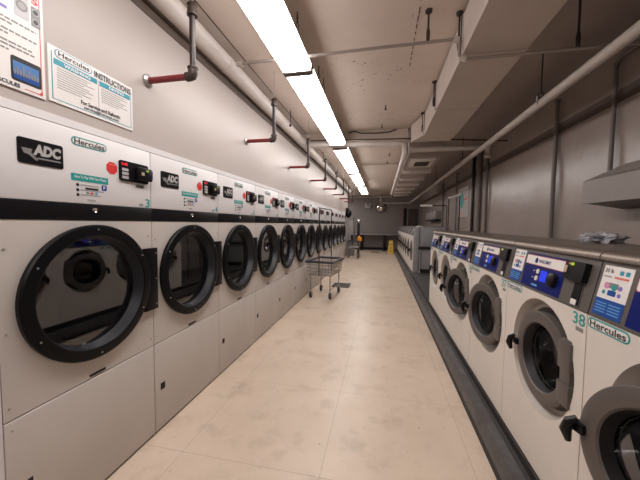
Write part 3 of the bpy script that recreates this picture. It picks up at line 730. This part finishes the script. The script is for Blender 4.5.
for i, (x, y) in enumerate(((0.02, 4.4), (-0.03, 5.2), (0.15, 7.3), (0.12, 8.2))):
    b = B(); b.tube([(0, 0, 0), (0, 0, -0.05)], 0.008, ROD, 6); b.tube([(0, 0, -0.05), (0, 0, -0.062)], 0.016, ROD, 8); o = b.build('ceiling_bolt', loc=(x, y, ZC))
    tag(o, ['short dark bolt in the ceiling before the cross beam', 'short dark bolt in the ceiling right at the cross beam', 'short dark bolt in the ceiling beyond the cross pipe', 'small dark bolt at the second conduit'][i], 'bolt')

# ------------------------------------------------------------------ ducts
def extrude_path(b, secs, m):
    """secs: list of (y, x0, x1, z0, z1)"""
    vs = []; fs = []
    for y, x0, x1, z0, z1 in secs: vs += [(x0, y, z0), (x1, y, z0), (x1, y, z1), (x0, y, z1)]
    for i in range(len(secs) - 1):
        for k in range(4): fs.append((i * 4 + k, i * 4 + (k + 1) % 4, i * 4 + 4 + (k + 1) % 4, i * 4 + 4 + k))
    n = len(secs) - 1; fs += [(0, 1, 2, 3), (n * 4, n * 4 + 1, n * 4 + 2, n * 4 + 3)]
    b.add(vs, fs, m)
t = thing('air_duct', 'large rectangular painted duct hanging at the upper right of the ceiling', 'duct', (0, 0, 0))
b = B(); extrude_path(b, [(YN, 0.60, 1.06, 2.85, 3.165), (4.70, 0.60, 1.06, 2.85, 3.165), (5.22, 0.45, 1.06, 2.88, 3.165)], DUCT); b.build('duct_body', t)
for y in (1.42, 2.60, 3.76, 4.70):
    b = B(); b.box(0.594, 1.066, y - 0.010, y + 0.010, 2.844, 3.17, DUCT, 0.003); b.build('flange', t)
    b = B(); b.box(0.588, 0.594, y + 0.012, y + 0.026, 2.86, 3.20, ROD); b.build('strap', t)
t = thing('ribbed_duct', 'lower pale duct with cross ribs receding beyond the big duct', 'duct', (0, 0, 0))
b = B(); b.box(0.47, 1.03, 5.72, 12.6, 2.72, 3.10, mat('ribbed_duct_shade', (0.36, 0.305, 0.275), 0.55), 0.004); b.build('duct_body', t)  # darker body colour stands in for light catching the ribs
for i in range(6):
    y = 7.0 + i * 1.1; b = B(); b.box(0.45, 1.05, y - 0.07, y + 0.07, 2.665, 3.105, PIPEWHITE, 0.004); b.build('rib', t)
b = B(); b.box(0.52, 0.94, 5.76, 6.42, 2.685, 2.725, PIPEWHITE, 0.003); f = b.build('grille_frame', t)
b = B(); b.box(0.60, 0.86, 5.88, 6.29, 2.680, 2.70, DARK)
for i in range(9): b.box(0.60, 0.86, 5.90 + i * 0.044, 5.915 + i * 0.044, 2.676, 2.69, BEZEL)
b.build('grille', f)

# ------------------------------------------------------------------ right wall pipes, hood, sign
def vpipe(label, y, z1, x=2.055, r=0.018, z0=1.25, m=WALLPIPE, name='wall_pipe'):
    t = thing(name, label, 'pipe', (x, y, z0)); b = B(); b.tube([(0, 0, 0), (0, 0, z1 - z0)], r, m, 12); b.build('pipe', t)
    b = B(); b.tube([(0, 0, z1 - z0), (0, 0, z1 - z0 + 0.03)], r * 1.35, m, 12); b.build('cap', t); return t
vpipe('vertical grey pipe on the right wall, left of the sloping hood', 4.16, 3.0, r=0.024)
t = vpipe('vertical pipe on the right wall rising behind the sloping hood and elbowing toward the camera', 3.24, 2.96, r=0.018, z0=1.99)
b = B(); b.tube([(0, 0, 0.99), (0, -0.04, 1.02), (0, -1.6, 1.04)], 0.020, WALLPIPE, 12); b.build('elbow_run', t)
vpipe('dark vertical pipe, farthest of the three close together on the right wall', 7.45, 3.05, r=0.034, m=IRON)
vpipe('pale vertical pipe, middle of the three close together on the right wall', 7.0, 3.05, r=0.05, m=WALLPIPE)
vpipe('vertical pipe, nearest of the three close together on the right wall', 6.55, 2.95, r=0.03)
vpipe('thin vertical conduit on the right wall beside the white poster', 9.0, 2.95, r=0.02)
vpipe('thin vertical conduit on the right wall beyond the white poster', 10.9, 2.9, r=0.03)
t = thing('bent_water_pipe', 'thin pipe rising from the washer gap and turning level with a white end', 'pipe', (1.33, 6.6, 0.2))
b = B(); b.tube([(0, 0, 0), (0, 0, 1.70), (-0.03, 0, 1.71), (-0.29, 0, 1.71)], 0.010, IRON, 8); b.build('pipe', t)
b = B(); b.tube([(-0.29, 0, 1.71), (-0.53, 0, 1.71)], 0.020, PAPER, 8); b.build('white_sleeve', t)
t = thing('bent_water_pipe', 'inverted U of thin pipe with a white level top, left of the white poster', 'pipe', (1.24, 6.0, 0.2))
b = B(); b.tube([(0, 0, 0), (0, 0, 1.80), (0, 0, 1.82)], 0.010, IRON, 8); b.tube([(0.19, 0, 0), (0.19, 0, 1.87)], 0.012, IRON, 8); b.build('pipe', t)
b = B(); b.tube([(-0.01, 0, 1.815), (0.20, 0, 1.875)], 0.016, PAPER, 8); b.build('white_sleeve', t)
# hood
t = thing('wall_hood', 'grey sloping sheet-metal hood fixed to the right wall above the washers', 'hood', (0, 0, 0))
hx0, hx1 = 1.78, 2.095
b = B(); sec = [(hx0, 1.705), (hx0, 1.905), (hx1, 2.06), (hx1, 1.66), (hx0 + 0.05, 1.705)]; k = len(sec)
b.add([(x, 3.12, z) for x, z in sec] + [(x, 1.2, z) for x, z in sec], [(i, (i + 1) % k, k + (i + 1) % k, k + i) for i in range(k)] + [tuple(range(k)), tuple(range(k, 2 * k))], HOOD); b.build('hood_body', t)
b = B()
for i in range(24):
    y = 1.3 + i * 0.075
    b.add([(hx0 + 0.06, y, 1.938), (hx1 - 0.03, y, 2.053), (hx1 - 0.03, y + 0.03, 2.053), (hx0 + 0.06, y + 0.03, 1.938)], [(0, 1, 2, 3)], PIPEWHITE)
b.build('louvres', t)
# far wall cabinet shelf
t = thing('wall_shelf', 'small grey wall box with a dark lower edge at the far right wall', 'shelf', (0, 0, 0))
b = B(); b.box(1.88, 2.095, 11.2, 13.6, 1.72, 2.0, HOOD, 0.004); b.build('box', t)
b = B(); b.box(1.87, 2.095, 11.2, 13.6, 1.66, 1.715, DARK); b.build('lower_edge', t)
# poster on right wall
b = B(frameR((2.098, 0, 0))); b.rrect(-8.93, -7.96, 1.72, 2.50, 0, 0.004, mat('faded_poster', (0.42, 0.38, 0.37), 0.5)); b.rrect(-8.90, -7.99, 2.44, 2.47, 0, 0.006, PAPER)
b.poly([(-8.55 + 0.20 * math.cos(a), 2.17 + 0.21 * math.sin(a)) for a in [2 * PI * i / 20 for i in range(20)]], 0.006, TEAL, 0.004)
b.rrect(-8.33, -8.02, 2.16, 2.20, 0, 0.006, RED, 0.004)
for i in range(4): b.rrect(-8.30, -8.03, 1.80 + i * 0.08, 1.83 + i * 0.08, 0, 0.006, PAPERG, 0.004)
b.rrect(-8.8, -8.3, 1.79, 1.82, 0, 0.006, REDSOFT, 0.004)
tag(b.build('wall_poster'), 'faded white poster with a teal round emblem on the far right wall', 'poster')

# ------------------------------------------------------------------ posters on the left wall
b = B(frameL((XL, 0, 0)))
u0, u1, v0, v1 = 1.128, 1.606, 2.070, 2.332
b.rrect(u0, u1, v0, v1, 0, 0.006, PAPER)
q = 0.014
for r_ in ((u0 + q, u0 + q + .004, v0 + q, v1 - q * 2), (u1 - q - .002, u1 - q, v0 + q, v1 - q * 2), (u0 + q, u1 - q, v0 + q, v0 + q + .003)): b.rrect(*r_, 0, 0.007, TEALB, 0.005)
b.rrect(u0 + 0.030, u0 + 0.215, v1 - 0.048, v1 - 0.006, 0.02, 0.0072, TEALB, 0.005); b.rrect(u0 + 0.034, u0 + 0.211, v1 - 0.044, v1 - 0.010, 0.016, 0.0078, PAPER, 0.005)
b.text('Hercules', u0 + 0.045, u0 + 0.200, v1 - 0.038, v1 - 0.014, 0.0085, INK, 0.02)
b.text('INSTRUCTIONS', u0 + 0.228, u1 - 0.016, v1 - 0.048, v1 - 0.014, 0.0085, INK, 0.02)
b.rrect(u0 + 0.025, u0 + 0.243, v1 - 0.082, v1 - 0.056, 0, 0.0075, TEALB, 0.005); b.text('WASHING', u0 + 0.070, u0 + 0.205, v1 - 0.077, v1 - 0.061, 0.0082, PAPER, 0.03)
b.rrect(u0 + 0.258, u1 - 0.020, v1 - 0.082, v1 - 0.056, 0, 0.0075, TEALB, 0.005); b.text('DRYING', u0 + 0.315, u1 - 0.065, v1 - 0.077, v1 - 0.061, 0.0082, PAPER, 0.03)
b.rrect(u0 + 0.2495, u0 + 0.2515, v0 + 0.055, v1 - 0.056, 0, 0.0072, PAPERG, 0.005)
for i in range(9):
    b.rrect(u0 + 0.038, u0 + 0.038 + (0.17, .15, .19, .13, .16, .18, .14, .17, .12)[i], v1 - 0.096 - i * 0.0115, v1 - 0.0925 - i * 0.0115, 0, 0.0072, PAPERG, 0.005)
    if i < 7: b.rrect(u0 + 0.268, u0 + 0.268 + (0.15, .17, .12, .16, .14, .17, .11)[i], v1 - 0.096 - i * 0.0115, v1 - 0.0925 - i * 0.0115, 0, 0.0072, PAPERG, 0.005)
b.text('For Service and Refunds:', u0 + 0.150, u0 + 0.385, v0 + 0.040, v0 + 0.062, 0.0078, INK, 0.025)
b.text('service@hercnet.com', u0 + 0.165, u0 + 0.375, v0 + 0.018, v0 + 0.036, 0.0078, INK, 0.025)
tag(b.build('instructions_poster'), 'white landscape poster headed INSTRUCTIONS with teal bars above the dryers', 'poster')
b = B(frameL((XL, 0, 0)))
u0, u1, v0, v1 = 0.655, 1.112, 2.062, 2.56
b.rrect(u0, u1, v0, v1, 0, 0.008, PAPER)
b.rrect(u1 - 0.017, u1 - 0.013, v0 + 0.016, v1 - 0.05, 0, 0.009, REDSOFT, 0.005); b.rrect(u0 + 0.375, u1 - 0.013, v0 + 0.012, v0 + 0.016, 0, 0.009, REDSOFT, 0.005)
b.poly([(u1 - 0.030, v0 + 0.012), (u1 - 0.013, v0 + 0.012), (u1 - 0.013, v0 + 0.030)], 0.0095, RED, 0.005)
b.text('PAYMENTS', u1 - 0.300, u1 - 0.020, 2.462, 2.492, 0.0095, RED, 0.03)
b.rrect(u1 - 0.108, u1 - 0.056, 2.376, 2.462, 0.006, 0.0092, mat('print_pale', (0.50, 0.48, 0.50), 0.5), 0.005); b.disc(u1 - 0.082, 2.425, 0.022, 0.0098, SILVERD, 0.005)
b.disc(u1 - 0.082, 2.425, 0.014, 0.0102, PAPERG, 0.005)
b.rrect(u1 - 0.047, u1 - 0.012, 2.366, 2.452, 0.004, 0.0092, SILVERD, 0.005)
for v in (2.388, 2.430): b.disc(u1 - 0.030, v, 0.015, 0.0098, PAPERG, 0.005); b.disc(u1 - 0.030, v, 0.010, 0.0102, INK, 0.005)
b.rrect(u1 - 0.30, u1 - 0.135, 2.376, 2.388, 0.003, 0.0092, PURPLE, 0.005)
for z, c in ((2.338, -0.030), (2.322, -0.120), (2.292, -0.030), (2.276, -0.135), (2.246, -0.050), (2.230, -0.040), (2.212, -0.135)):
    uu = u1 - 0.34
    while uu < u1 + c:
        w_ = 0.012 + 0.014 * random.random(); b.rrect(uu, min(uu + w_, u1 + c), z, z + 0.0065, 0, 0.009, SILVERD, 0.005); uu += w_ + 0.005
b.rrect(u1 - 0.130, u1 - 0.016, v0 + 0.036, v0 + 0.138, 0.010, 0.0092, INK, 0.005)
b.rrect(u1 - 0.123, u1 - 0.026, v0 + 0.050, v0 + 0.118, 0, 0.0098, mat('print_sky', (0.05, 0.16, 0.40), 0.5), 0.005); b.rrect(u1 - 0.123, u1 - 0.026, v0 + 0.046, v0 + 0.070, 0, 0.0103, BLUE2, 0.005)
for i in range(9):
    h = (0.02, 0.03, 0.022, 0.042, 0.018, 0.034, 0.02, 0.028, 0.02)[i]; b.rrect(u1 - 0.121 + i * 0.0105, u1 - 0.114 + i * 0.0105, v0 + 0.064, v0 + 0.064 + h, 0, 0.0106, SILVERD, 0.005)
b.text('HERCULES', u1 - 0.205, u1 - 0.100, v0 + 0.010, v0 + 0.026, 0.0095, INK, 0.03)
tag(b.build('payments_poster'), 'tall white poster with red border and a small screen picture, at the upper left edge', 'poster')

# ------------------------------------------------------------------ laundry carts
def make_cart(label, loc, rz):
    t = thing('laundry_cart', label, 'cart', loc, rz, 'wire laundry carts')
    W_, L_, ZT, ZB = 0.27, 0.42, 0.745, 0.48
    rim = [(-W_, -L_, ZT), (W_, -L_, ZT), (W_, L_, ZT), (-W_, L_, ZT)]
    b = B()
    for i in range(4): b.tube([rim[i], rim[(i + 1) % 4]], 0.024, RIM, 8)
    b.build('rim', t)
    b = B(); wb, lb_ = 0.24, 0.385
    def lerp(z): k = (z - ZB) / (ZT - ZB); return wb + (W_ - wb) * k, lb_ + (L_ - lb_) * k
    for z in (ZB, ZB + 0.07, ZB + 0.14, ZB + 0.21):
        x, y = lerp(z); b.tube([(-x, -y, z), (x, -y, z), (x, y, z), (-x, y, z)], 0.005, WIRE, 5, closed=True)
    for i in range(9):
        k = -1 + 2 * i / 8
        for s_ in (-1, 1): b.tube([(k * wb, s_ * lb_, ZB), (k * W_, s_ * L_, ZT)], 0.0035, WIRE, 4)
        b.tube([(k * wb, -lb_, ZB), (k * wb, lb_, ZB)], 0.0035, WIRE, 4)
    for i in range(13):
        k = -1 + 2 * i / 12
        for s_ in (-1, 1): b.tube([(s_ * wb, k * lb_, ZB), (s_ * W_, k * L_, ZT)], 0.0035, WIRE, 4)
        b.tube([(-wb, k * lb_, ZB), (wb, k * lb_, ZB)], 0.0035, WIRE, 4)
    b.build('basket', t)
    b = B()
    for sy in (-1, 1): b.tube([(-0.205, sy * 0.33, 0.16), (-0.205, sy * 0.33, 0.42), (-0.21, sy * 0.33, 0.465), (0.21, sy * 0.33, 0.465), (0.205, sy * 0.33, 0.42), (0.205, sy * 0.33, 0.16)], 0.011, WIRE, 8)
    for sx in (-1, 1): b.tube([(sx * 0.205, -0.33, 0.18), (sx * 0.205, 0.33, 0.18)], 0.009, WIRE, 8); b.tube([(sx * 0.22, -0.36, 0.465), (sx * 0.22, 0.36, 0.465)], 0.009, WIRE, 8)
    b.build('frame', t)
    b = B(); b.tube([(0, -L_, 0.465), (0, -L_, 1.78), (0, -L_ + 0.03, 1.81), (0, L_ - 0.03, 1.81), (0, L_, 1.78), (0, L_, 0.465)], 0.010, IRON, 8)
    b.build('hanging_rail', t)
    for sx in (-1, 1):
        for sy in (-1, 1):
            b = B(); x, y = sx * 0.205, sy * 0.33
            b.tube([(x, y, 0.17), (x, y, 0.125)], 0.012, GALV, 8); b.box(x - 0.028, x - 0.023, y - 0.02, y + 0.035, 0.045, 0.13, GALV); b.box(x + 0.023, x + 0.028, y - 0.02, y + 0.035, 0.045, 0.13, GALV); b.box(x - .028, x + .028, y - .02, y + .035, .125, .132, GALV)
            c = b.build('caster', t)
            b = B(); b.lathe([(-0.019, 0.0), (-0.019, 0.056), (-0.014, 0.066), (0.014, 0.066), (0.019, 0.056), (0.019, 0)], (x, y + 0.015, 0.067), CASTER, n=18)
            b.lathe([(-0.0205, 0.0), (-0.0205, 0.02), (0.0205, 0.02), (0.0205, 0)], (x, y + 0.015, 0.067), GALV, n=12); b.build('wheel', c)
    return t
cart = make_cart('wire laundry cart with dark rim and hanging rail, nearest, beside the dryers', (-1.14, 6.06, 0), math.radians(-7))
dupthing(cart, 'wire laundry cart at the far end with an orange cloth on it', (-1.20, 13.22, 0), 0.0)
tag(crumple('orange_cloth', (-0.93, 12.86, 0.775), 0.13, (0.8, 0.8, 1.2), ORANGE, 21, 0.15), 'bright orange cloth lying on the corner of the farthest cart', 'cloth')
b = B(); b.box(-1.14, -0.72, 6.85, 7.35, 0.0, 0.012, MAT_, 0.003)
for i in range(7): b.box(-1.12, -0.74, 6.88 + i * 0.065, 6.90 + i * 0.065, 0.012, 0.016, MAT_)
tag(b.build('floor_mat'), 'dark ribbed mat lying flat on the floor behind the nearest cart', 'mat')
b = B(); b.box(-0.53, -0.14, 15.9, 16.3, 0.0, 0.006, MAT_, 0.001); tag(b.build('floor_drain'), 'dark flat drain cover in the floor near the back wall', 'drain')

# ------------------------------------------------------------------ far end objects
t = thing('folding_table', 'long grey-topped table with black legs against the back wall', 'table', (-0.25, 17.35, 0))
b = B(); b.box(-1.40, 1.42, -0.35, 0.5, 0.90, 0.95, TABLETOP, 0.006); b.build('tabletop', t)
for x in (-0.85, 0.42): 
    for y in (-0.28, 0.42): b = B(); b.box(x - 0.06, x + 0.06, y - 0.04, y + 0.04, 0, 0.90, BLACK, 0.004); b.build('leg', t)
b = B(); b.box(-0.85, 0.42, 0.05, 0.09, 0.06, 0.14, BLACK); b.build('stretcher', t)
t = thing('convex_mirror', 'round convex security mirror high on the back wall', 'mirror', (-0.06, YB - 0.02, 2.52))
b = B(); b.lathe([(-0.16, 0.0), (-0.15, 0.10), (-0.11, 0.20), (-0.05, 0.28), (-0.01, 0.30)], (0, 0, 0), MIRROR, axis='y', n=32); b.build('mirror_dome', t)
b = B(); b.tube([(0.305 * math.cos(a), -0.01, 0.305 * math.sin(a)) for a in [2 * PI * i / 32 for i in range(32)]], 0.014, BLACK, 6, closed=True); b.build('rim', t)
t = thing('emergency_light', 'small white emergency light box with twin lamps on the back wall', 'light', (-0.82, YB - 0.06, 2.45))
b = B(); b.box(-0.17, 0.17, -0.05, 0.055, 0, 0.22, mat('emergency_box', (0.5, 0.47, 0.46), 0.5), 0.01); b.build('box', t)
for x in (-0.12, 0.12): b = B(); b.lathe([(-0.06, 0.0), (-0.06, 0.05), (0.03, 0.035), (0.03, 0)], (x, 0, 0.28), HOUS, axis='y', n=14); b.tube([(x, 0, .21), (x, 0, .26)], .01, HOUS, 6); b.build('lamp', t)
t = thing('wet_floor_sign', 'yellow folding wet floor sign standing near the back wall', 'sign', (0.50, 15.9, 0), math.radians(-6))
def leaf(y0, y1):
    b = B(); b.add([(-0.15, y0, 0), (0.15, y0, 0), (0.10, y1, 0.66), (-0.10, y1, 0.66), (-0.15, y0 + .015, 0), (0.15, y0 + .015, 0), (0.10, y1 + .015, 0.66), (-0.10, y1 + .015, 0.66)],
        [(0, 1, 2, 3), (4, 5, 6, 7), (0, 1, 5, 4), (1, 2, 6, 5), (2, 3, 7, 6), (3, 0, 4, 7)], YELLOW); return b
b = leaf(-0.16, -0.02)
F = (Vector((0, -0.161, 0)), Vector((1, 0, 0)), Vector((0, 0.14, 0.66)).normalized(), Vector((0, -0.66, 0.14)).normalized()); b2 = B(F)
b2.poly([(-0.07, 0.22), (0.07, 0.22), (0.0, 0.36)], 0.003, INK); b2.poly([(-0.05, 0.232), (0.05, 0.232), (0, 0.335)], 0.004, YELLOW); b2.rrect(-0.008, 0.008, 0.25, 0.31, 0, 0.005, INK)
b2.rrect(-0.08, 0.08, 0.46, 0.50, 0, 0.003, INK); b2.rrect(-0.09, 0.09, 0.10, 0.13, 0, 0.003, INK)
b.build('front_leaf', t); b2.build('warning_print', t); leaf(0.14, 0.0).build('rear_leaf', t)
t = thing('payment_kiosk', 'tall grey cabinet standing past the end of the dryers', 'kiosk', (-1.41, 14.2, 0))
b = B(); b.box(-0.19, 0.13, -0.25, 0.30, 0, 1.66, mat('kiosk_grey', (0.30, 0.28, 0.28), 0.5), 0.01); b.build('body', t)
b = B(); b.box(0.00, 0.10, -0.262, -0.25, 0.55, 1.0, BLACK, 0.002); b.build('slot_panel', t)
t = thing('wall_speaker', 'black rounded fixture on the wall end above the grey cabinet', 'speaker', (-1.42, 12.85, 1.97))
b = B(); b.sphere((0, 0, 0), 0.15, BLACK, (0.9, 0.7, 1.35), 20, 14); b.build('body', t)
b = B(); b.box(-0.13, 0.0, -0.03, 0.03, 0.14, 0.23, BLACK, 0.01); b.build('bracket', t)
t = thing('floor_stand', 'narrow black upright stand with a shiny white top beside the grey cabinet', 'stand', (-1.08, 14.3, 0))
b = B(); b.box(-0.06, 0.06, -0.06, 0.06, 0.0, 1.55, BLACK, 0.008); b.build('post', t)
b = B(); b.sphere((0, 0, 1.64), 0.11, CHROME, (0.9, 0.9, 1.0), 16, 12); b.build('top', t)
